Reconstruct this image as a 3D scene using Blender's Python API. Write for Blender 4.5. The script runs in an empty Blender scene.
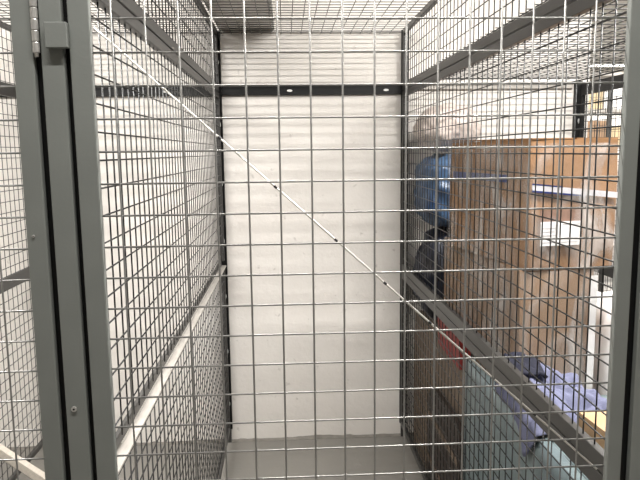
import bpy, bmesh, math, random
from mathutils import Vector, Matrix, noise

random.seed(7)
scene = bpy.context.scene
C = scene.collection

# ---------------------------------------------------------------- camera
def make_camera():
    f, pitch, yaw, roll = 636.03, .1373, .0522, -.0123
    F = Vector((math.sin(yaw)*math.cos(pitch), math.cos(yaw)*math.cos(pitch), -math.sin(pitch)))
    R = Vector((math.cos(yaw), -math.sin(yaw), 0))
    U = R.cross(F)
    R2 = math.cos(roll)*R + math.sin(roll)*U
    U2 = math.cos(roll)*U - math.sin(roll)*R
    cd = bpy.data.cameras.new('camera')
    cd.sensor_fit = 'HORIZONTAL'; cd.sensor_width = 36; cd.lens = f/640*36
    cd.clip_start = .02; cd.clip_end = 60
    co = bpy.data.objects.new('camera', cd); C.objects.link(co)
    m = Matrix((R2, U2, -F)).transposed().to_4x4()
    m.translation = (0, 0, 1.57)
    co.matrix_world = m
    scene.camera = co
make_camera()

# ---------------------------------------------------------------- world, exposure
w = bpy.data.worlds.new('world'); scene.world = w; w.use_nodes = True
w.node_tree.nodes['Background'].inputs[0].default_value = (1, .97, .93, 1)
w.node_tree.nodes['Background'].inputs[1].default_value = .02
vs = scene.view_settings
vs.view_transform = 'Standard'; vs.look = 'None'; vs.gamma = 1; vs.exposure = 0.35
vs.use_curve_mapping = False

CEIL = 3.0
# fluorescent fixtures: (x, y, length, watts) hung below the ceiling, tubes along x
FIXTURES = [(1.25, 1.5, 1.5, 105, 'above the cardboard cartons'),
            (-1.15, 1.5, 1.5, 100, 'above the left hand locker'),
            (0.1, 0.4, 1.5, 32, 'over the corridor in front of the doors'),
            (5.2, 10.3, 1.5, 120, 'far off beyond the end of the white wall'),
            (3.3, 5.0, 1.5, 90, 'over the aisle beyond the white wall'),
            (3.6, 1.5, 1.5, 60, 'above the far right locker')]
for (x, y, L, W, _) in FIXTURES:
    ld = bpy.data.lights.new('fluorescent_light', 'AREA')
    ld.shape = 'RECTANGLE'; ld.size = L; ld.size_y = .05; ld.energy = W; ld.color = (1, .975, .945)
    lo = bpy.data.objects.new('fluorescent_light', ld); C.objects.link(lo)
    lo.location = (x, y, CEIL-.135)

# ---------------------------------------------------------------- materials
def nodes_of(name):
    m = bpy.data.materials.new(name); m.use_nodes = True
    nt = m.node_tree; b = nt.nodes['Principled BSDF']
    return m, nt, b
def lin(c):
    return tuple(((v/255+.055)/1.055)**2.4 if v/255 > .04045 else v/255/12.92 for v in c)
def mat(name, rgb, rough=.6, metal=0, var=.12, scale=8, bump=0, bscale=60, stretch=(1, 1, 1), coords='Object', rgb2=None, detail=4, spec=.5):
    m, nt, b = nodes_of(name)
    N, Lk = nt.nodes, nt.links
    tc = N.new('ShaderNodeTexCoord'); mp = N.new('ShaderNodeMapping'); mp.inputs['Scale'].default_value = stretch
    Lk.new(tc.outputs[coords], mp.inputs[0])
    nz = N.new('ShaderNodeTexNoise'); nz.inputs['Scale'].default_value = scale; nz.inputs['Detail'].default_value = detail
    Lk.new(mp.outputs[0], nz.inputs['Vector'])
    mx = N.new('ShaderNodeMix'); mx.data_type = 'RGBA'
    a = lin(rgb); b2 = lin(rgb2) if rgb2 else tuple(v*(1-var*2) for v in a)
    mx.inputs[6].default_value = (*a, 1); mx.inputs[7].default_value = (*b2, 1)
    rp = N.new('ShaderNodeMapRange'); rp.inputs[1].default_value = .35; rp.inputs[2].default_value = .7
    Lk.new(nz.outputs['Fac'], rp.inputs[0]); Lk.new(rp.outputs[0], mx.inputs[0])
    Lk.new(mx.outputs[2], b.inputs['Base Color'])
    b.inputs['Roughness'].default_value = rough; b.inputs['Metallic'].default_value = metal
    b.inputs['Specular IOR Level'].default_value = spec
    if bump:
        n2 = N.new('ShaderNodeTexNoise'); n2.inputs['Scale'].default_value = bscale; n2.inputs['Detail'].default_value = 5
        Lk.new(mp.outputs[0], n2.inputs['Vector'])
        bp = N.new('ShaderNodeBump'); bp.inputs['Strength'].default_value = bump; bp.inputs['Distance'].default_value = .01
        Lk.new(n2.outputs['Fac'], bp.inputs['Height']); Lk.new(bp.outputs[0], b.inputs['Normal'])
    return m

M = {}
M['wire'] = mat('galvanised_wire', (150, 149, 146), .36, .7, .08, 30)
M['backlit_wire'] = mat('shaded_galvanised_wire', (30, 30, 29), .42, .1, .08, 30)  # same wire as the doors, with its backlit darkness put into the colour
M['frame'] = mat('grey_frame_paint', (122, 125, 121), .42, 0, .05, 9, .03, 160)
M['dark_frame'] = mat('dark_perforated_steel', (17, 17, 17), .5, 0, .1, 20, spec=.3)
M['rail_grey'] = mat('grey_rail_paint', (62, 61, 59), .42, .1, .06, 12)
M['flange'] = mat('pale_flange', (176, 171, 164), .5, .2, .1, 14, 0, 60, (8, 1, 1))  # pale grey, lighter than the rail paint
M['zinc'] = mat('zinc_plated_steel', (212, 210, 206), .3, .6, .1, 60)
M['rod'] = mat('bright_steel_rod', (226, 223, 216), .35, .3, .04, 40)
M['duct'] = mat('duct_sheet_steel', (240, 237, 231), .25, 0, .05, 5)
M['lamp_white'] = mat('lamp_white_paint', (235, 235, 232), .4)
M['black'] = mat('black_plastic', (28, 28, 30), .5)
M['wood'] = mat('pale_timber', (190, 182, 170), .6, 0, .08, 6, .1, 40, (14, 1, 14))
M['carton'] = mat('brown_cardboard', (148, 110, 73), .75, 0, .1, 3, .25, 26)
M['carton_dull'] = mat('dull_cardboard', (150, 122, 96), .75, 0, .08, 3, .2, 25)
M['carton_dark'] = mat('dark_brown_cardboard', (116, 101, 86), .8, 0, .1, 4, .2, 25)
M['carton_orange'] = mat('tan_cardboard', (180, 148, 112), .75, 0, .05, 4)
M['red'] = mat('dark_red_board', (134, 42, 38), .6, 0, .1, 5)
M['tape_blue'] = mat('blue_tape', (44, 56, 108), .4, 0, .15, 40)
M['tape_white'] = mat('white_tape', (206, 204, 208), .4, 0, .06, 40)
M['paper'] = mat('label_paper', (236, 234, 232), .6, 0, .03, 20)
M['ink'] = mat('grey_print', (192, 190, 192), .6)
M['pouch'] = mat('document_pouch_film', (150, 122, 108), .25, 0, .15, 30)
M['bag_blue'] = mat('blue_bag_film', (72, 98, 128), .35, 0, .25, 9, .5, 18, rgb2=(34, 54, 84))
M['bag_navy'] = mat('navy_bag_film', (40, 46, 62), .35, 0, .2, 9, .6, 20, rgb2=(16, 18, 28))
M['bag_white'] = mat('white_bag_film', (208, 194, 186), .4, 0, .1, 6, .4, 14)
M['teal'] = mat('wrapped_pale_teal', (116, 129, 130), .35, 0, .12, 5, .5, 14, (1, 1, .35), rgb2=(96, 110, 114))
M['cloth'] = mat('lavender_cloth', (102, 105, 130), .85, 0, .06, 10, .15, 200)
M['cloth_dark'] = mat('navy_cloth', (22, 24, 42), .85, 0, .08, 10)
M['plastic_white'] = mat('white_wrapping_film', (232, 230, 228), .3, 0, .05, 10, .4, 16)
M['shelf'] = mat('shelf_steel', (88, 90, 92), .5, .3)
M['yellow'] = mat('cream_carton', (196, 176, 140), .7, 0, .08, 4)
M['tyre'] = mat('dark_brown_plastic', (52, 42, 36), .5, 0, .1, 6)

def film_mat():
    m, nt, b = nodes_of('stretch_wrap_film')
    N, Lk = nt.nodes, nt.links
    tc = N.new('ShaderNodeTexCoord'); mp = N.new('ShaderNodeMapping'); mp.inputs['Scale'].default_value = (1, 1, .45)
    Lk.new(tc.outputs['Object'], mp.inputs[0])
    nz = N.new('ShaderNodeTexNoise'); nz.inputs['Scale'].default_value = 9; nz.inputs['Detail'].default_value = 6; nz.inputs['Distortion'].default_value = 1.2
    Lk.new(mp.outputs[0], nz.inputs['Vector'])
    rp = N.new('ShaderNodeMapRange'); rp.inputs[1].default_value = .42; rp.inputs[2].default_value = .72; rp.inputs[3].default_value = .06; rp.inputs[4].default_value = .52
    Lk.new(nz.outputs['Fac'], rp.inputs[0]); Lk.new(rp.outputs[0], b.inputs['Alpha'])
    b.inputs['Base Color'].default_value = (.72, .70, .68, 1); b.inputs['Roughness'].default_value = .18
    bm_ = N.new('ShaderNodeBump'); bm_.inputs['Strength'].default_value = .9; bm_.inputs['Distance'].default_value = .02
    Lk.new(nz.outputs['Fac'], bm_.inputs['Height']); Lk.new(bm_.outputs[0], b.inputs['Normal'])
    return m
M['film'] = film_mat()

def emit_mat(name, rgb, s):
    m, nt, b = nodes_of(name)
    b.inputs['Base Color'].default_value = (*rgb, 1)
    b.inputs['Emission Color'].default_value = (*rgb, 1); b.inputs['Emission Strength'].default_value = s
    return m
M['tube'] = emit_mat('lit_fluorescent_tube', (1, .97, .92), 9)

def wall_mat():
    m, nt, b = nodes_of('white_painted_masonry')
    N, Lk = nt.nodes, nt.links
    tc = N.new('ShaderNodeTexCoord')
    n1 = N.new('ShaderNodeTexNoise'); n1.inputs['Scale'].default_value = 2.2; n1.inputs['Detail'].default_value = 6
    n2 = N.new('ShaderNodeTexNoise'); n2.inputs['Scale'].default_value = 19; n2.inputs['Detail'].default_value = 3
    for n in (n1, n2): Lk.new(tc.outputs['Object'], n.inputs['Vector'])
    a = N.new('ShaderNodeMix'); a.data_type = 'RGBA'
    a.inputs[6].default_value = (*lin((232, 228, 222)), 1); a.inputs[7].default_value = (*lin((220, 214, 207)), 1)
    Lk.new(n1.outputs['Fac'], a.inputs[0])
    r = N.new('ShaderNodeMapRange'); r.inputs[1].default_value = .67; r.inputs[2].default_value = .75; r.inputs[4].default_value = .4
    Lk.new(n2.outputs['Fac'], r.inputs[0])
    d = N.new('ShaderNodeMix'); d.data_type = 'RGBA'; d.inputs[7].default_value = (*lin((120, 112, 104)), 1)
    Lk.new(r.outputs[0], d.inputs[0]); Lk.new(a.outputs[2], d.inputs[6])
    Lk.new(d.outputs[2], b.inputs['Base Color'])
    b.inputs['Roughness'].default_value = .7
    n3 = N.new('ShaderNodeTexNoise'); n3.inputs['Scale'].default_value = 35; n3.inputs['Detail'].default_value = 6
    Lk.new(tc.outputs['Object'], n3.inputs['Vector'])
    bp = N.new('ShaderNodeBump'); bp.inputs['Strength'].default_value = .25; bp.inputs['Distance'].default_value = .01
    Lk.new(n3.outputs['Fac'], bp.inputs['Height']); Lk.new(bp.outputs[0], b.inputs['Normal'])
    return m
M['wall'] = wall_mat()
M['wall_grey'] = mat('grey_painted_wall', (120, 118, 114), .7, 0, .05, 3)
M['ceiling'] = mat('white_ceiling_paint', (238, 236, 231), .8, 0, .02, 3)
M['floor'] = mat('grey_concrete_floor', (130, 127, 121), .55, 0, .08, 2.5, .12, 45, detail=8)
M['sealant'] = mat('dirty_floor_paint_edge', (132, 127, 119), .7, 0, .12, 30)

# ---------------------------------------------------------------- helpers
def add_box(bm, x0, x1, y0, y1, z0, z1):
    v = [bm.verts.new(p) for p in ((x0,y0,z0),(x1,y0,z0),(x1,y1,z0),(x0,y1,z0),(x0,y0,z1),(x1,y0,z1),(x1,y1,z1),(x0,y1,z1))]
    for f in ((3,2,1,0),(4,5,6,7),(0,1,5,4),(1,2,6,5),(2,3,7,6),(3,0,4,7)):
        bm.faces.new([v[i] for i in f])
def add_tube(bm, p, q, r, n=8, caps=True):
    p, q = Vector(p), Vector(q); d = (q-p).normalized()
    a = d.orthogonal().normalized(); b = d.cross(a)
    rings = []
    for c in (p, q):
        rings.append([bm.verts.new(c + r*(math.cos(t)*a + math.sin(t)*b)) for t in [2*math.pi*k/n for k in range(n)]])
    for k in range(n):
        bm.faces.new((rings[0][k], rings[0][(k+1) % n], rings[1][(k+1) % n], rings[1][k]))
    if caps:
        bm.faces.new(rings[0][::-1]); bm.faces.new(rings[1])
def link(name, me, m, parent=None, smooth=False):
    me.materials.clear(); me.materials.append(m)
    if smooth:
        for p in me.polygons: p.use_smooth = True
    o = bpy.data.objects.new(name, me); C.objects.link(o)
    if parent is not None: o.parent = parent
    return o
def build(name, bm, m, parent=None, smooth=False, bevel=0, org=None):
    """org: world origin of the object; verts were given in world (or in the parent's) space"""
    if bevel:
        bmesh.ops.bevel(bm, geom=list(bm.edges), offset=bevel, segments=2, affect='EDGES', profile=.5)
    bmesh.ops.recalc_face_normals(bm, faces=bm.faces[:])
    me = bpy.data.meshes.new(name)
    if org is not None:
        bmesh.ops.translate(bm, verts=bm.verts[:], vec=-Vector(org))
    bm.to_mesh(me); bm.free()
    o = link(name, me, m, parent, smooth)
    if org is not None: o.location = org
    return o
def box(name, b, m, parent=None, bevel=0):
    """b in world coordinates; children keep world coordinates relative to a parent empty"""
    bm = bmesh.new(); x0, x1, y0, y1, z0, z1 = b
    cx, cy = (x0+x1)/2, (y0+y1)/2
    add_box(bm, x0-cx, x1-cx, y0-cy, y1-cy, 0, z1-z0)
    o = build(name, bm, m, parent, bevel=bevel)
    o.location = Vector((cx, cy, z0)) - (parent_loc(parent))
    return o
def parent_loc(p):
    v = Vector((0, 0, 0))
    while p is not None:
        v += p.location; p = p.parent
    return v
def thing(name, label, cat, loc, group=None):
    o = bpy.data.objects.new(name, None); C.objects.link(o); o.location = loc; o.empty_display_size = .05
    return tag(o, label, cat, group)
def tag(o, label, cat, group=None):
    o['label'] = label; o['category'] = cat; o['kind'] = 'thing'
    if group: o['group'] = group
    return o
def struct(o, label=None):
    o['kind'] = 'structure'
    if label: o['label'] = label
    return o

# shared unit wires (length 1 along z)
def unit_wire(r, n=8, m='wire'):
    bm = bmesh.new(); add_tube(bm, (0, 0, 0), (0, 0, 1), r, n)
    me = bpy.data.meshes.new('wire'); bm.to_mesh(me); bm.free()
    for p in me.polygons: p.use_smooth = len(p.vertices) == 4
    me.materials.append(M[m])
    return me
W32 = unit_wire(.0016); W30 = unit_wire(.0017, 8, 'backlit_wire')
ROT = {'x': (0, math.pi/2, 0), 'y': (-math.pi/2, 0, 0), 'z': (0, 0, 0)}
def wire(name, me, start, length, axis, parent):
    o = bpy.data.objects.new(name, me); C.objects.link(o); o.parent = parent
    o.location = Vector(start) - parent_loc(parent)
    o.rotation_euler = ROT[axis]; o.scale = (1, 1, length)
    return o
def frange(a, b, step):
    v = []; k = 0
    while a + k*step <= b + 1e-6:
        v.append(a + k*step); k += 1
    return v
def wires_joined(name, segs, r, parent):
    bm = bmesh.new()
    pl = parent_loc(parent)
    for p, q in segs: add_tube(bm, Vector(p)-pl, Vector(q)-pl, r, 6, False)
    o = build(name, bm, M['backlit_wire'], parent, smooth=True)
    o['kind'] = 'stuff'
    return o

# ---------------------------------------------------------------- the setting
YW = 3.336
struct(box('floor', (-4.2, 7.5, -2.7, 11.6, -.1, 0), M['floor']), 'grey painted concrete floor')
struct(box('ceiling', (-4.2, 7.5, -2.7, 11.6, CEIL, CEIL+.1), M['ceiling']), 'white ceiling')
struct(box('wall_back', (-4.2, 1.60, YW, YW+.2, 0, CEIL), M['wall']), 'white painted wall behind the lockers')
struct(box('wall_left', (-4.3, -4.1, -2.7, YW, 0, CEIL), M['wall']), 'white side wall')
struct(box('wall_front', (-4.2, 7.5, -2.7, -2.5, 0, CEIL), M['wall_grey']), 'grey wall across the corridor')
struct(box('wall_right', (7.3, 7.5, -2.5, 11.5, 0, CEIL), M['wall']), 'white side wall')
struct(box('wall_far', (1.60, 7.5, 11.4, 11.6, 0, CEIL), M['wall']), 'white wall at the far end')
struct(box('wall_aisle', (1.40, 1.60, YW+.2, 11.4, 0, CEIL), M['wall']), 'white wall along the aisle')

def lumpy_edge():
    """ragged bead of floor paint where the wall meets the floor"""
    bm = bmesh.new(); n = 300; x0, x1 = -4.1, 1.58; rows = []
    for i in range(n+1):
        x = x0 + (x1-x0)*i/n
        h = .012 + .014*max(0, noise.noise((x*3.1, 0, 0))) + .012*max(0, noise.noise((x*17, 4, 0)))
        d = .012 + .006*noise.noise((x*9, 8, 0))
        rows.append([bm.verts.new((x, YW-.0005, h)), bm.verts.new((x, YW-d*.5, h*.6)), bm.verts.new((x, YW-d, .001)), bm.verts.new((x, YW-.0005, .001))])
    for i in range(n):
        for k in range(4):
            bm.faces.new((rows[i][k], rows[i][(k+1) % 4], rows[i+1][(k+1) % 4], rows[i+1][k]))
    return struct(build('trim_1', bm, M['sealant']), 'ragged grey floor paint edge along the white wall')
lumpy_edge()

# ---------------------------------------------------------------- fluorescent fixtures
for (x, y, L, W, where) in FIXTURES:
    t = thing('fluorescent_fixture', 'long white fluorescent batten light hung %s' % where, 'ceiling light', (x, y, CEIL-.13), 'ceiling tube lights')
    bm = bmesh.new(); add_box(bm, -L/2, L/2, -.05, .05, .045, .13); build('housing', bm, M['lamp_white'], t)
    bm = bmesh.new(); add_tube(bm, (-L/2+.02, 0, .02), (L/2-.02, 0, .02), .013, 12); build('tube', bm, M['tube'], t, True)
    for s in (-1, 1):
        bm = bmesh.new(); add_box(bm, s*(L/2-.012)-.012, s*(L/2-.012)+.012, -.02, .02, 0, .045); build('tube_holder', bm, M['lamp_white'], t)

# ---------------------------------------------------------------- front of the lockers
YD = 1.0117                     # plane of the front wires
Y0, Y1 = 1.003, 1.0165           # faces of the front tubes
k = Y0/YD
def door(name, label, xl, xr, vx, hx0, hx1, group):
    """xl, xr: (x0, x1) of the two stiles on the front face"""
    t = thing(name, label, 'mesh door', ((xl[0]+xr[1])/2, (Y0+Y1)/2, .05), group)
    for s in (xl, xr): box('stile', (s[0], s[1], Y0, Y1, .05, 2.15), M['frame'], t, .002)
    box('bottom_rail', (xl[1], xr[0], Y0, Y1, .05, .082), M['frame'], t, .002)
    box('top_rail', (xl[1], xr[0], Y0, Y1, 2.118, 2.15), M['frame'], t, .002)
    for x in vx: wire('vertical_wire', W32, (x, YD, .082), 2.036, 'z', t)
    for z in frange(1.7742-.05*33, 2.11, .05):
        wire('horizontal_wire', W32, (hx0, YD+.0031, z), hx1-hx0, 'x', t)
    return t
main_door = door('mesh_door', 'tall grey wire mesh door filling the foreground with a diagonal brace rod',
                 (-.3235*k, -.2915*k), (.542, .567), [-.2588+.05*i for i in range(16)], -.2915*k, .542, 'locker doors')
# diagonal rod and its short dark rings
bm = bmesh.new()
pa, pb = Vector((-.2872, YD+.0075, 1.762)), Vector((.5324, YD+.0075, 1.0155))
pl = parent_loc(main_door)
add_tube(bm, pa-pl, pb-pl, .0016, 10)
rod = build('diagonal_brace', bm, M['rod'], main_door, True); rod['label'] = 'thin bright steel rod running diagonally across the door'
for u in (.225, .33, .447, .545, .637, .77, .86):
    c = pa.lerp(pb, u); d = (pb-pa).normalized()
    bm = bmesh.new(); add_tube(bm, c-d*.003-pl, c+d*.003-pl, .0022, 8); build('dark_ring', bm, M['black'], rod)

left_door = door('mesh_door', 'grey wire mesh door at the far left edge of the photo beside the hinge',
                 (-1.33, -1.30), (-.4080*k, -.3772*k), [-.451-.05*i for i in range(17)], -1.30, -.408*k, 'locker doors')
# hinge between the left door and the post
hx, hy = -.3715*k, Y0-.002
hinge = build('hinge', (lambda b: (add_tube(b, Vector((hx, hy, 1.716))-parent_loc(left_door), Vector((hx, hy, 1.812))-parent_loc(left_door), .0032, 10), b)[1])(bmesh.new()), M['zinc'], left_door, True)
hinge['label'] = 'barrel hinge of bright steel knuckles'
for i in range(5):
    z = 1.722 + i*.0165
    bm = bmesh.new(); p0 = Vector((hx, hy, z))-parent_loc(left_door)
    add_tube(bm, p0, p0+Vector((0, 0, .0155)), .0054, 12); build('knuckle', bm, M['zinc'], hinge, False, .0008)
def screw(name, x, z, r, parent, face=Y0):
    bm = bmesh.new(); pl = parent_loc(parent)
    add_tube(bm, Vector((x, face+.001, z))-pl, Vector((x, face-.0025, z))-pl, r, 16)
    o = build(name, bm, M['zinc'], parent, False, .0005)
    bm = bmesh.new(); add_tube(bm, Vector((x, face-.002, z))-pl, Vector((x, face-.0028, z))-pl, r*.42, 6)
    build('socket', bm, M['black'], o)
    return o
screw('screw', -.3965*k, 1.446, .0022, left_door)

post = thing('front_post', 'grey square post between the two mesh doors with a welded stop tab', 'post', (-.349*k, 1.03, 0), 'front posts')
box('shaft', (-.3665*k, -.3325*k, Y0+.001, 1.0175, 0, 2.18), M['frame'], post, .002)
box('gap_shade_flange', (-.392, -.305, 1.018, 1.024, 0, 2.18), M['dark_frame'], post, .002)  # closes the door gaps; near-black colour paints the shade inside them
tab = box('stop_tab', (-.3550*k, -.3222*k, Y0-.012, Y0-.0005, 1.728, 1.765), M['frame'], post, .001)
tab['label'] = 'small square steel tab'
screw('screw', -.3525*k, 1.163, .0044, post)
rpost = thing('front_post', 'grey post at the right edge of the photo beside the mesh door', 'post', (.62, 1.03, 0), 'front posts')
box('shaft', (.5885*k, .645, Y0+.001, 1.0175, 0, 2.18), M['frame'], rpost, .002)
box('gap_shade_flange', (.560, .66, 1.018, 1.022, 0, 2.18), M['dark_frame'], rpost, .002)  # near-black to paint the shade in the right-hand gap

# ---------------------------------------------------------------- partitions (planes of constant x)
YA, YB = 1.08, 3.30
def partition(name, label, X, z0, z1, rails, m_frame, group, y_phase=0, z_wires=(), single=True, side=1):
    """rails: list of (z0, z1) tubes; side: which face of the tube carries the wires"""
    t = thing(name, label, 'mesh panel', (X, (YA+YB)/2, z0), group)
    hw = .009
    names = ['bottom_rail', 'top_rail'] if len(rails) == 2 else ['rail']*len(rails)
    for nme, r in zip(names, rails):
        xa, xb = (r[2], r[3]) if len(r) > 2 else (X-hw, X+hw)
        box(nme, (xa, xb, YA, YB, r[0], r[1]), M[r[4]] if len(r) > 4 else m_frame, t, .0015)
    lo, hi = min(r[1] for r in rails), max(r[0] for r in rails)
    if len(rails) == 1: lo, hi = z0, z1
    for y in (YA, YB-.025): box('stile', (X-hw*.98, X+hw*.98, y, y+.025, lo, hi), m_frame, t, .002)
    vy = frange(YA+.045+y_phase, YB-.03, .05); hz = [z for z in z_wires if lo < z < hi]
    if single:
        for y in vy: wire('vertical_wire', W30, (X, y, lo), hi-lo, 'z', t)
        for z in hz: wire('horizontal_wire', W30, (X+side*.003, YA+.02, z), YB-YA-.04, 'y', t)
    else:
        wires_joined('wire_mesh', [((X, y, lo), (X, y, hi)) for y in vy] + [((X+side*.003, YA+.02, z), (X+side*.003, YB-.02, z)) for z in hz], .0017, t)
    return t
HZ = frange(.16, 2.16, .05)
GP = 'partition panels'
UP = [(1.845, 1.872), (1.877, 1.905)]
XL, XR = -.336, .612
partition('partition_panel', 'lower left wire mesh partition panel reaching down to the floor', XL, .08, .992, [(.08, .105), (.984, .990, -.343, -.319, 'flange')], M['rail_grey'], GP, 0, HZ, True, 1)
partition('partition_panel', 'middle left wire mesh partition panel in front of the white wall', XL, .992, 1.872, [(.992, 1.016, -.353, -.343), UP[0]], M['rail_grey'], GP, 0, HZ, True, 1)
partition('partition_panel', 'upper left wire mesh partition panel above the left beam', XL, 1.877, 2.18, [UP[1], (2.155, 2.18)], M['rail_grey'], GP, 0, HZ, True, 1)
partition('partition_panel', 'lower right wire mesh partition panel in front of the teal wrapped bundle', XR, .08, .956, [(.08, .105), (.903, .939)], M['rail_grey'], GP, .01, HZ, True, -1)
partition('partition_panel', 'middle right wire mesh partition panel in front of the cartons', XR, .943, 1.872, [(.943, .979), UP[0]], M['rail_grey'], GP, .01, HZ, True, -1)
partition('partition_panel', 'upper right wire mesh partition panel above the right beam', XR, 1.877, 2.18, [UP[1], (2.155, 2.18)], M['rail_grey'], GP, .01, HZ, True, -1)
X2, X3 = -1.29, 1.545
def far_partition(X, label, top):
    t = partition('partition_panel', label, X, .08, top, [(.08, .105), (.96, 1.02), (1.845, 1.905)] + ([(2.155, 2.18)] if top > 2 else []), M['rail_grey' if top > 2 else 'dark_frame'], GP, .02, HZ, False, 1)
far_partition(X2, 'wire mesh partition at the far left behind the left mesh door', 2.18)
far_partition(X3, 'wire mesh partition beyond the cartons ending at a dark post', 1.92)

# ---------------------------------------------------------------- mesh tops (planes of constant z)
def mesh_top(label, xa, xb, z, ya, yb, single, xph, yph, r=.0016):
    t = thing('ceiling_mesh_panel', label, 'mesh panel', ((xa+xb)/2, (ya+yb)/2, z), 'locker ceiling meshes')
    fx = frange(xa+xph, xb-.01, .05); fy = frange(ya+yph, yb-.005, .05)
    if single:
        for x in fx: wire('long_wire', W30, (x, ya, z), yb-ya, 'y', t)
        for y in fy: wire('cross_wire', W30, (xa, y, z+.003), xb-xa, 'x', t)
    else:
        wires_joined('wire_mesh', [((x, ya, z), (x, yb, z)) for x in fx] + [((xa, y, z+.003), (xb, y, z+.003)) for y in fy], r, t)
    for y in (ya, yb-.012): box('edge_strip', (xa, xb, y, y+.005, z+.005, z+.009), M['rail_grey'], t)
    return t
mesh_top('wire mesh ceiling panel over the empty middle locker', XL+.014, XR-.014, 2.165, 1.05, 3.332, True, .013, .01)
mesh_top('wire mesh ceiling panel over the left hand locker', X2+.014, XL-.014, 2.165, 1.05, 3.332, False, .02, .01)
rt = mesh_top('wire mesh ceiling panel over the locker full of cartons', XR+.016, X3-.016, 1.925, 1.05, 3.30, False, .03, .02)
box('shade_band', (XR+.03, X3-.04, 3.318, 3.334, 1.884, 1.918), M['flange'], rt, .001)  # grey strip standing in for the soft shadow under the mesh edge

# ---------------------------------------------------------------- slotted posts and rails against the back wall
def bolt(parent, x, z, w_, h_, face):
    bm = bmesh.new(); n = 16; pl = parent_loc(parent); rings = []
    for y, k_ in ((face, 1), (face-.003, 1), (face-.004, .8)):
        rings.append([bm.verts.new((x-pl.x+w_*k_*math.cos(2*math.pi*q/n), y-pl.y, z-pl.z+h_*k_*math.sin(2*math.pi*q/n))) for q in range(n)])
    for r0, r1 in zip(rings, rings[1:]):
        for q in range(n): bm.faces.new((r0[q], r0[(q+1) % n], r1[(q+1) % n], r1[q]))
    bm.faces.new(rings[-1]); bm.faces.new(rings[0])
    build('bolt_plate', bm, M['lamp_white'], parent)
def back_post(X, label, top=2.18, foot=.08):
    t = thing('wall_post', label, 'post', (X, 3.33, 0), 'dark posts on the back wall')
    box('front_strip', (X-.019, X+.019, 3.317, 3.321, foot, top), M['dark_frame'], t)
    for z in (.225, .52, .82, 1.115, 1.415, 1.715, 2.025):
        if z < top-.05: bolt(t, X+.006, z, .0045, .013, 3.317)
    for s in (-1, 1): box('side_strip', (X+s*.017-.002, X+s*.017+.002, 3.321, 3.334, foot, top), M['dark_frame'], t)
    box('foot', (X-.012, X+.012, 3.322, 3.334, 0, foot), M['rail_grey'], t)
back_post(-.3365, 'dark bolted post at the left back corner of the empty locker')
back_post(.6215, 'dark bolted post at the right back corner of the empty locker')
back_post(X2, 'dark bolted post on the wall at the far left')
back_post(X3-.01, 'dark post standing behind the top right of the cartons', 1.92)
def back_rail(xa, xb, label, slots):
    t = thing('wall_rail', label, 'rail', ((xa+xb)/2, 3.33, 1.86), 'dark rails on the back wall')
    box('front_strip', (xa, xb, 3.3215, 3.3255, 1.861, 1.906), M['dark_frame'], t)
    for x in slots: bolt(t, x, 1.882, .014, .006, 3.3215)
    box('top_strip', (xa, xb, 3.3255, 3.334, 1.902, 1.906), M['dark_frame'], t)
    box('bottom_strip', (xa, xb, 3.3255, 3.334, 1.861, 1.865), M['dark_frame'], t)
back_rail(-.316, .602, 'dark bolted rail across the white wall of the empty locker', [.028, .523])
back_rail(-1.27, -.358, 'dark bolted rail on the wall behind the left partition', [-1.0, -.6])
back_rail(-2.2, -1.31, 'dark bolted rail on the wall at the far left edge', [-1.5])

# ---------------------------------------------------------------- duct above the mesh
t = thing('air_duct', 'grey sheet steel duct running above the mesh ceiling of the empty locker', 'duct', (-.18, 2.3, 2.186))
box('body', (-.322, -.056, 1.35, 3.334, 2.188, 2.42), M['duct'], t, .003)
for y in (1.42, 2.05, 2.7): box('flange', (-.332, -.05, y, y+.03, 2.186, 2.43), M['duct'], t, .002)
box('edge_flange', (-.056, -.044, 1.35, 3.334, 2.187, 2.21), M['lamp_white'], t)

# ---------------------------------------------------------------- contents of the right locker
def bumpy(bm, amp, fr, seed=0):
    bm.normal_update()
    for v in bm.verts:
        n = noise.noise_vector(v.co*fr + Vector((seed, seed*1.7, 0)))
        v.co += Vector(n)*amp
def carton(name, label, corner, d_left, d_right, z0, z1, m, seed, group='cartons in the right locker', amp=.004, sub=6):
    """corner: nearest bottom corner (x, y); d_left / d_right: horizontal edge vectors"""
    t = thing(name, label, 'carton', (corner[0], corner[1], z0), group)
    a = Vector((*d_left, 0)); b = Vector((*d_right, 0)); h = z1-z0
    bm = bmesh.new(); bmesh.ops.create_cube(bm, size=1)
    bmesh.ops.subdivide_edges(bm, edges=bm.edges[:], cuts=sub, use_grid_fill=True)
    for v in bm.verts:
        u, w_, s = v.co.x+.5, v.co.y+.5, v.co.z+.5
        bul = .012*(math.sin(math.pi*s))
        p = a*u + b*w_ + Vector((0, 0, h*s))
        c = (a+b)*.5
        q = (p-c); q.z = 0
        v.co = p + q*bul
    bumpy(bm, amp, 7, seed)
    for v in bm.verts: v.co.z = max(v.co.z, .0)
    o = build('body', bm, m, t, True)
    md = o.modifiers.new('edge', 'EDGE_SPLIT'); md.split_angle = math.radians(40)
    return t, a, b, h
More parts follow.
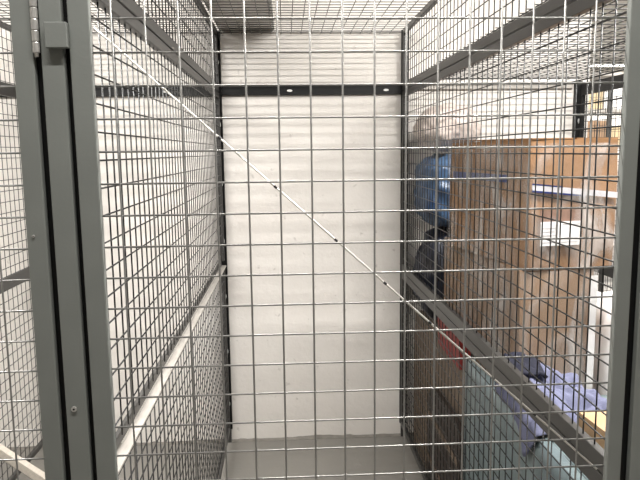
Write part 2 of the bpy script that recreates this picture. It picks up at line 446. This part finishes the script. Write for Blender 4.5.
def on_face(t, name, a, u0, u1, z0, z1, m, out, off=.006, dz=0, thick=.0015, parent=None):
    """flat piece on the face that starts at the corner and runs along a; dz: z change over the whole of a"""
    bm = bmesh.new(); n = 8; rows = []
    for i in range(n+1):
        u = u0+(u1-u0)*i/n; p = a*u + out*off; zz = dz*u
        rows.append([bm.verts.new(p+Vector((0, 0, z0+zz))), bm.verts.new(p+Vector((0, 0, z1+zz))),
                     bm.verts.new(p+out*thick+Vector((0, 0, z1+zz))), bm.verts.new(p+out*thick+Vector((0, 0, z0+zz)))])
    for i in range(n):
        for q in range(4): bm.faces.new((rows[i][q], rows[i][(q+1) % 4], rows[i+1][(q+1) % 4], rows[i+1][q]))
    bm.faces.new(rows[0]); bm.faces.new(rows[-1])
    return build(name, bm, m, parent or t)
def shell(t, a, b, h, m, seed, off=.012, name='stretch_wrap', z0=0, open_top=True):
    """loose wrinkled film around the four sides"""
    bm = bmesh.new(); c = (a+b)*.5
    pts = []
    corners = [Vector((0, 0, 0)), b, a+b, a]
    for i in range(4):
        for j in range(16): pts.append(corners[i].lerp(corners[(i+1) % 4], j/16))
    nz = 18; rows = []
    for kz in range(nz+1):
        z = z0 + (h-z0)*kz/nz; row = []
        for p in pts:
            q = (p-c).normalized()
            wv = noise.noise(Vector((p.x*14+seed, p.y*14, z*4)))*.006 + noise.noise(Vector((p.x*40, p.y*40+seed, z*12)))*.003
            row.append(bm.verts.new(p + q*(off+max(wv, -.004)) + Vector((0, 0, z))))
        rows.append(row)
    n = len(pts)
    for kz in range(nz):
        for i in range(n): bm.faces.new((rows[kz][i], rows[kz][(i+1) % n], rows[kz+1][(i+1) % n], rows[kz+1][i]))
    return build(name, bm, m, t, True)

# base carton, lower wrapped carton, upper carton
cz = (1.905, )
t0, a, b, h = carton('cardboard_carton', 'dull brown carton on the floor carrying the carton stack', (.78, 1.93), (0, .30), (.16, .0), 0, .738, M['carton_dark'], 3)
t1, a, b, h = carton('cardboard_carton', 'brown carton under the labelled one, wrapped in clear film', (.722, 1.905), (-.03, .82), (.25, .035), .748, 1.195, M['carton_dull'], 11, amp=.006)
out = Vector((b.y, -b.x, 0)).normalized(); outl = Vector((-a.y, a.x, 0)).normalized()
shell(t1, a, b, h, M['film'], 5, .016)
on_face(t1, 'film_edge', b, .9, 1.0, .02, h-.02, M['plastic_white'], out, .02)
t2, a, b, h = carton('cardboard_carton', 'big brown carton on top of the stack with a white label and blue tape', (.742, 1.90), (-.09, .60), (.29, .045), 1.20, 1.60, M['carton'], 21, amp=.006)
out = Vector((b.y, -b.x, 0)).normalized(); outl = Vector((-a.y, a.x, 0)).normalized()
if outl.x > 0: outl = -outl
if out.y > 0: out = -out
tp = on_face(t2, 'tape_band', b, 0, 1.0, .247, .265, M['tape_white'], out, .009, -.03)
on_face(t2, 'tape_edge', b, 0, .62, .242, .2475, M['tape_blue'], out, .0095, -.03, parent=tp)
on_face(t2, 'tape_edge', b, .0, .35, .264, .268, M['tape_blue'], out, .0095, -.03, parent=tp)
on_face(t2, 'printed_band', a, .22, .92, .265, .29, M['tape_blue'], outl, .0085)['label'] = 'faded blue printed band on the side'
lb = on_face(t2, 'paper_label', b, .11, .575, .075, .15, M['paper'], out, .0105)
lb['label'] = 'white shipping label'
on_face(t2, 'label_pouch', b, .10, .585, .15, .186, M['pouch'], out, .010)
for r_, (u0, u1) in enumerate(((.36, .56), (.13, .30), (.13, .27), (.13, .30), (.36, .55), (.13, .54))):
    on_face(t2, 'print_line', b, u0, u1, .139-.011*r_, .1415-.011*r_, M['ink'], out, .0122, thick=.0003, parent=lb)
shell(t2, a, b, h*.97, M['film'], 9, .013)
for (u0, u1, hh, s) in ((.0, .48, .012, 1), (.52, 1.0, .018, 2)):     # top flaps
    bm = bmesh.new(); n = 6
    add_box(bm, 0, 1, 0, 1, 0, .004)
    for v in bm.verts:
        z = v.co.z; v.co = a*v.co.x + b*(u0+(u1-u0)*v.co.y) + Vector((0, 0, h+z+hh*.35*v.co.x))
    build('top_flap', bm, M['carton'], t2)

# back left stack: carton, red box, navy bag, blue bag, white bag
def bag(name, label, c, size, m, seed, wr=.16, p=2.6, cat='bag', group='stuffed bags', res=5):
    bm = bmesh.new(); bmesh.ops.create_icosphere(bm, subdivisions=res, radius=1)
    zmin = 0
    for v in bm.verts:
        d = v.co.normalized()
        r = 1/((abs(d.x)**p + abs(d.y)**p + abs(d.z)**p)**(1/p))
        q = d*r
        n = noise.noise(q*2.2+Vector((seed, 0, 0)))*wr + (abs(noise.noise(q*5+Vector((0, seed, 0)))))*wr*.7 + noise.noise(q*11+Vector((0, 0, seed)))*wr*.22
        q = q*(1+n-wr*.3)
        v.co = Vector((q.x*size[0]/2, q.y*size[1]/2, max(q.z, -.93)*size[2]/2))
    for ax in range(3):
        lo = min(v.co[ax] for v in bm.verts); hi = max(v.co[ax] for v in bm.verts)
        for v in bm.verts: v.co[ax] = ((v.co[ax]-lo)/(hi-lo)-.5)*size[ax]
    zmin = -size[2]/2
    bmesh.ops.translate(bm, verts=bm.verts[:], vec=(0, 0, -zmin))
    o = build(name, bm, m, None, True); o.location = c
    return tag(o, label, cat, group)
tb, a, b, h = carton('cardboard_carton', 'dark brown carton on the floor in the back corner of the full locker', (.668, 2.29), (0, .95), (.40, 0), 0, .735, M['carton_dark'], 31)
tr = thing('red_box', 'dark red flat box standing beside the lower carton behind the right beam', 'box', (.662, 2.45, .748))
bm = bmesh.new(); add_box(bm, -.022, .022, -.17, .17, 0, .10); build('body', bm, M['red'], tr, False, .003)
bm = bmesh.new(); add_box(bm, -.025, .025, -.174, .174, .095, .135); build('lid', bm, M['red'], tr, False, .003)
bag('refuse_bag', 'dark navy plastic bag slumped beside the cartons', (.80, 3.06, .748), (.33, .42, .46), M['bag_navy'], 2.3)
bag('refuse_bag', 'blue plastic bag stuffed behind the big carton', (.795, 3.07, 1.209), (.33, .42, .355), M['bag_blue'], 5.1, .12, 3.2)
bag('refuse_bag', 'white plastic bag on top of the blue bag', (.785, 3.10, 1.565), (.32, .36, .235), M['bag_white'], 8.4, .10, 2.1)

# dark board on edge between the brown carton and the partition
def dark_board():
    t = thing('dark_board', 'dark brown board standing on edge behind the lower right partition', 'board', (.644, 2.48, 0))
    bm = bmesh.new(); pts = [(-.24, 0), (.27, 0), (.30, .06), (.30, .44), (.26, .50), (.18, .53), (-.16, .545), (-.22, .52), (-.24, .46)]
    A = [bm.verts.new((-.008, y, z)) for y, z in pts]; B = [bm.verts.new((.008, y, z)) for y, z in pts]
    bm.faces.new(A); bm.faces.new(B[::-1])
    for q in range(len(pts)): bm.faces.new((A[q], A[(q+1) % len(pts)], B[(q+1) % len(pts)], B[q]))
    build('panel', bm, M['tyre'], t)
    for z in (.15, .36):
        bm = bmesh.new(); add_box(bm, -.012, -.0085, -.22, .28, z, z+.03); build('batten', bm, M['carton_dark'], t)
dark_board()

# teal wrapped bundle: upright sheets in film, with two straps
tt = thing('wrapped_bundle', 'tall pale teal film-wrapped bundle behind the lower right partition', 'bundle', (.90, 1.80, 0))
def slab(x0, x1, y0, y1, z1, seed):
    bm = bmesh.new(); bmesh.ops.create_cube(bm, size=1)
    bmesh.ops.subdivide_edges(bm, edges=bm.edges[:], cuts=14, use_grid_fill=True)
    for v in bm.verts:
        v.co = Vector((x0+(x1-x0)*(v.co.x+.5), y0+(y1-y0)*(v.co.y+.5), z1*(v.co.z+.5)))
    bmesh.ops.translate(bm, verts=bm.verts[:], vec=(-.90, -1.80, 0))
    for v in bm.verts:
        n = noise.noise(Vector((v.co.x*9+seed, v.co.y*9, v.co.z*3)))*.008 + noise.noise(Vector((v.co.x*30, v.co.y*30+seed, v.co.z*8)))*.003
        v.co.x += min(n, .004)*(.4 if x1-x0 < .05 else 1); v.co.y += n
    return build('wrapped_sheet', bm, M['teal'], tt, True)
for i, (x0, x1, zt) in enumerate(((.650, .676, .815), (.69, .77, .80), (.785, .90, .81), (.915, 1.10, .805))):
    slab(x0, x1, 1.22, 2.24 if i == 0 else 1.86, zt, 3*i)

# lavender cloth draped on the bundle and against the lower carton
def cloth():
    t = thing('folded_cloth', 'crumpled lavender blue cloth lying on the teal bundle', 'cloth', (.76, 1.68, .82))
    bm = bmesh.new(); n = 40; g = []
    for i in range(-5, n+1):
        row = []
        for j in range(n+1):
            u, v_ = max(i, 0)/n, j/n
            x = .655+.235*u + .008*math.sin(7*v_)*u; y = 1.545+.325*v_+.02*math.sin(5*u)
            hgt = .87 + .09*v_*v_*(1-.7*u) + .03*noise.noise(Vector((u*4, v_*4, 1.3))) + .014*noise.noise(Vector((u*10, v_*10, 4)))
            edge = min(1-u, v_, 1-v_)
            hgt -= .05*max(0, 1-edge*7)
            hgt = max(hgt, .828)
            if i < 0:                                   # the part that hangs over the edge
                drop = min(1, -i/3)
                x = .6435-.004*drop+.003*math.sin(22*v_)
                hang = .018*(-i)*max(.05, 1-abs(v_-.22)*3.6 + .3*noise.noise(Vector((v_*9, 2, 0))))
                hgt = hgt*(1-drop) + (.828-hang)*drop
            row.append(bm.verts.new((x-.76, y-1.68, hgt-.82)))
        g.append(row)
    n0 = len(g)-1
    for i in range(n0):
        for j in range(n): bm.faces.new((g[i][j], g[i+1][j], g[i+1][j+1], g[i][j+1]))
    o = build('cloth_body', bm, M['cloth'], t, True)
    md = o.modifiers.new('thick', 'SOLIDIFY'); md.thickness = .003; md.offset = 1
    bm = bmesh.new(); n = 12; g = []
    for i in range(n+1):
        row = []
        for j in range(n+1):
            u, v_ = i/n, j/n
            x = .655+.10*u; y = 1.77+.085*v_
            z = .915 + .03*v_ + .02*noise.noise(Vector((u*3, v_*3, 7))) - .02*u
            row.append(bm.verts.new((x-.76, y-1.68, z-.82)))
        g.append(row)
    for i in range(n):
        for j in range(n): bm.faces.new((g[i][j], g[i+1][j], g[i+1][j+1], g[i][j+1]))
    o = build('collar', bm, M['cloth_dark'], t, True); o['label'] = 'dark navy fold at the upper end'
    md = o.modifiers.new('thick', 'SOLIDIFY'); md.thickness = .012; md.offset = -1
cloth()
to, a, b, h = carton('cardboard_carton', 'small tan carton at the lower right beside the lavender cloth', (.735, 1.34), (-.01, .15), (.22, .012), .826, .915, M['carton_orange'], 41, amp=.002)

# white film-wrapped block and shelving to the right of the cartons
bag('film_wrapped_block', 'white film wrapped block behind the lavender cloth', (1.185, 2.07, 0), (.34, .38, 1.08), M['plastic_white'], 12.2, .05, 6, 'bundle', None)
def rack(X, Y, label, zs, ht, wd, dp, items, seed):
    t = thing('shelf_rack', label, 'shelf', (X, Y, 0), 'steel shelf racks')
    for sx in (-1, 1):
        for sy in (-1, 1):
            bm = bmesh.new(); add_box(bm, sx*wd/2-.018, sx*wd/2+.018, sy*dp/2-.018, sy*dp/2+.018, 0, ht); build('upright', bm, M['flange'], t)
    for z in zs:
        bm = bmesh.new(); add_box(bm, -wd/2+.018, wd/2-.018, -dp/2, dp/2, z-.03, z); build('shelf_board', bm, M['flange'], t)
    rnd = random.Random(seed)
    mats = ['yellow', 'paper', 'carton', 'plastic_white', 'black', 'red', 'carton_dull']
    cols = {'yellow': 'cream', 'paper': 'white', 'carton': 'brown', 'plastic_white': 'pale', 'black': 'black', 'red': 'dark red', 'carton_dull': 'dull brown'}
    for zi, z in list(enumerate(zs[:-1]))[3:]:
        x = -wd/2+.05; ci = 0; rnd.shuffle(mats)
        while x < wd/2-.16:
            w_ = rnd.uniform(.17, .28); hh = rnd.uniform(.35, .8)*(zs[zi+1]-z-.03); mm = mats[ci % 7]; ci += 1
            w_ = min(w_, wd/2-.03-x)
            b_ = thing('storage_box', '%s box on the %s of the %s' % (cols[mm], ['lowest shelf', 'second shelf', 'third shelf', 'shelf below the top', 'top shelf'][zi], items), 'box', (X+x+w_/2, Y, z+.0005), 'boxes on the racks')
            bm = bmesh.new(); add_box(bm, -w_/2, w_/2, -dp*.4, dp*.4, 0, hh*.82); build('body', bm, M[mm], b_, False, .003)
            bm = bmesh.new(); add_box(bm, -w_/2-.004, w_/2+.004, -dp*.4-.004, dp*.4+.004, hh*.82, hh); build('lid', bm, M[mm], b_, False, .003)
            x += w_+.02
rack(3.3, 6.4, 'distant shelf rack beyond the end of the white wall', [.12, .6, 1.1, 1.60, 1.95, 2.3], 2.32, 1.4, .5, 'distant rack', 9)
dm = thing('distant_mesh_panel', 'far wire mesh panel in front of the distant shelf rack', 'mesh panel', (2.9, 5.6, 0), GP)
box('bottom_rail', (2.0, 3.8, 5.59, 5.61, .05, .09), M['rail_grey'], dm)
box('top_rail', (2.0, 3.8, 5.59, 5.61, 2.12, 2.16), M['rail_grey'], dm)
for x in (2.0, 2.86, 3.76): box('stile', (x, x+.04, 5.588, 5.612, 0, 2.16), M['rail_grey'], dm)
wires_joined('wire_mesh', [((x, 5.6, .09), (x, 5.6, 2.12)) for x in frange(2.07, 3.75, .05)] + [((2.02, 5.603, z), (3.78, 5.603, z)) for z in frange(.12, 2.1, .05)], .0016, dm)

# ---------------------------------------------------------------- left locker: pale battens leaning low down
def batten(label, p, q, wv, th):
    p, q = Vector(p), Vector(q); d = q-p; L = d.length
    bm = bmesh.new(); add_box(bm, 0, L, -wv/2, wv/2, -th/2, th/2)
    o = build('timber_batten', bm, M['wood'], None, False, .002)
    x = d.normalized(); y = Vector((0, 1, 0)); z = x.cross(y).normalized(); y = z.cross(x)
    m = Matrix((x, y, z)).transposed().to_4x4(); m.translation = p; o.matrix_world = m
    tag(o, label, 'timber', 'battens in the left locker')
batten('pale timber batten leaning low in the left locker, upper of two', (-1.265, 2.2, .715), (-.42, 2.2, .04), .03, .028)
batten('pale timber batten leaning low in the left locker, lower of two', (-1.265, 2.24, .665), (-.40, 2.24, .02), .03, .028)
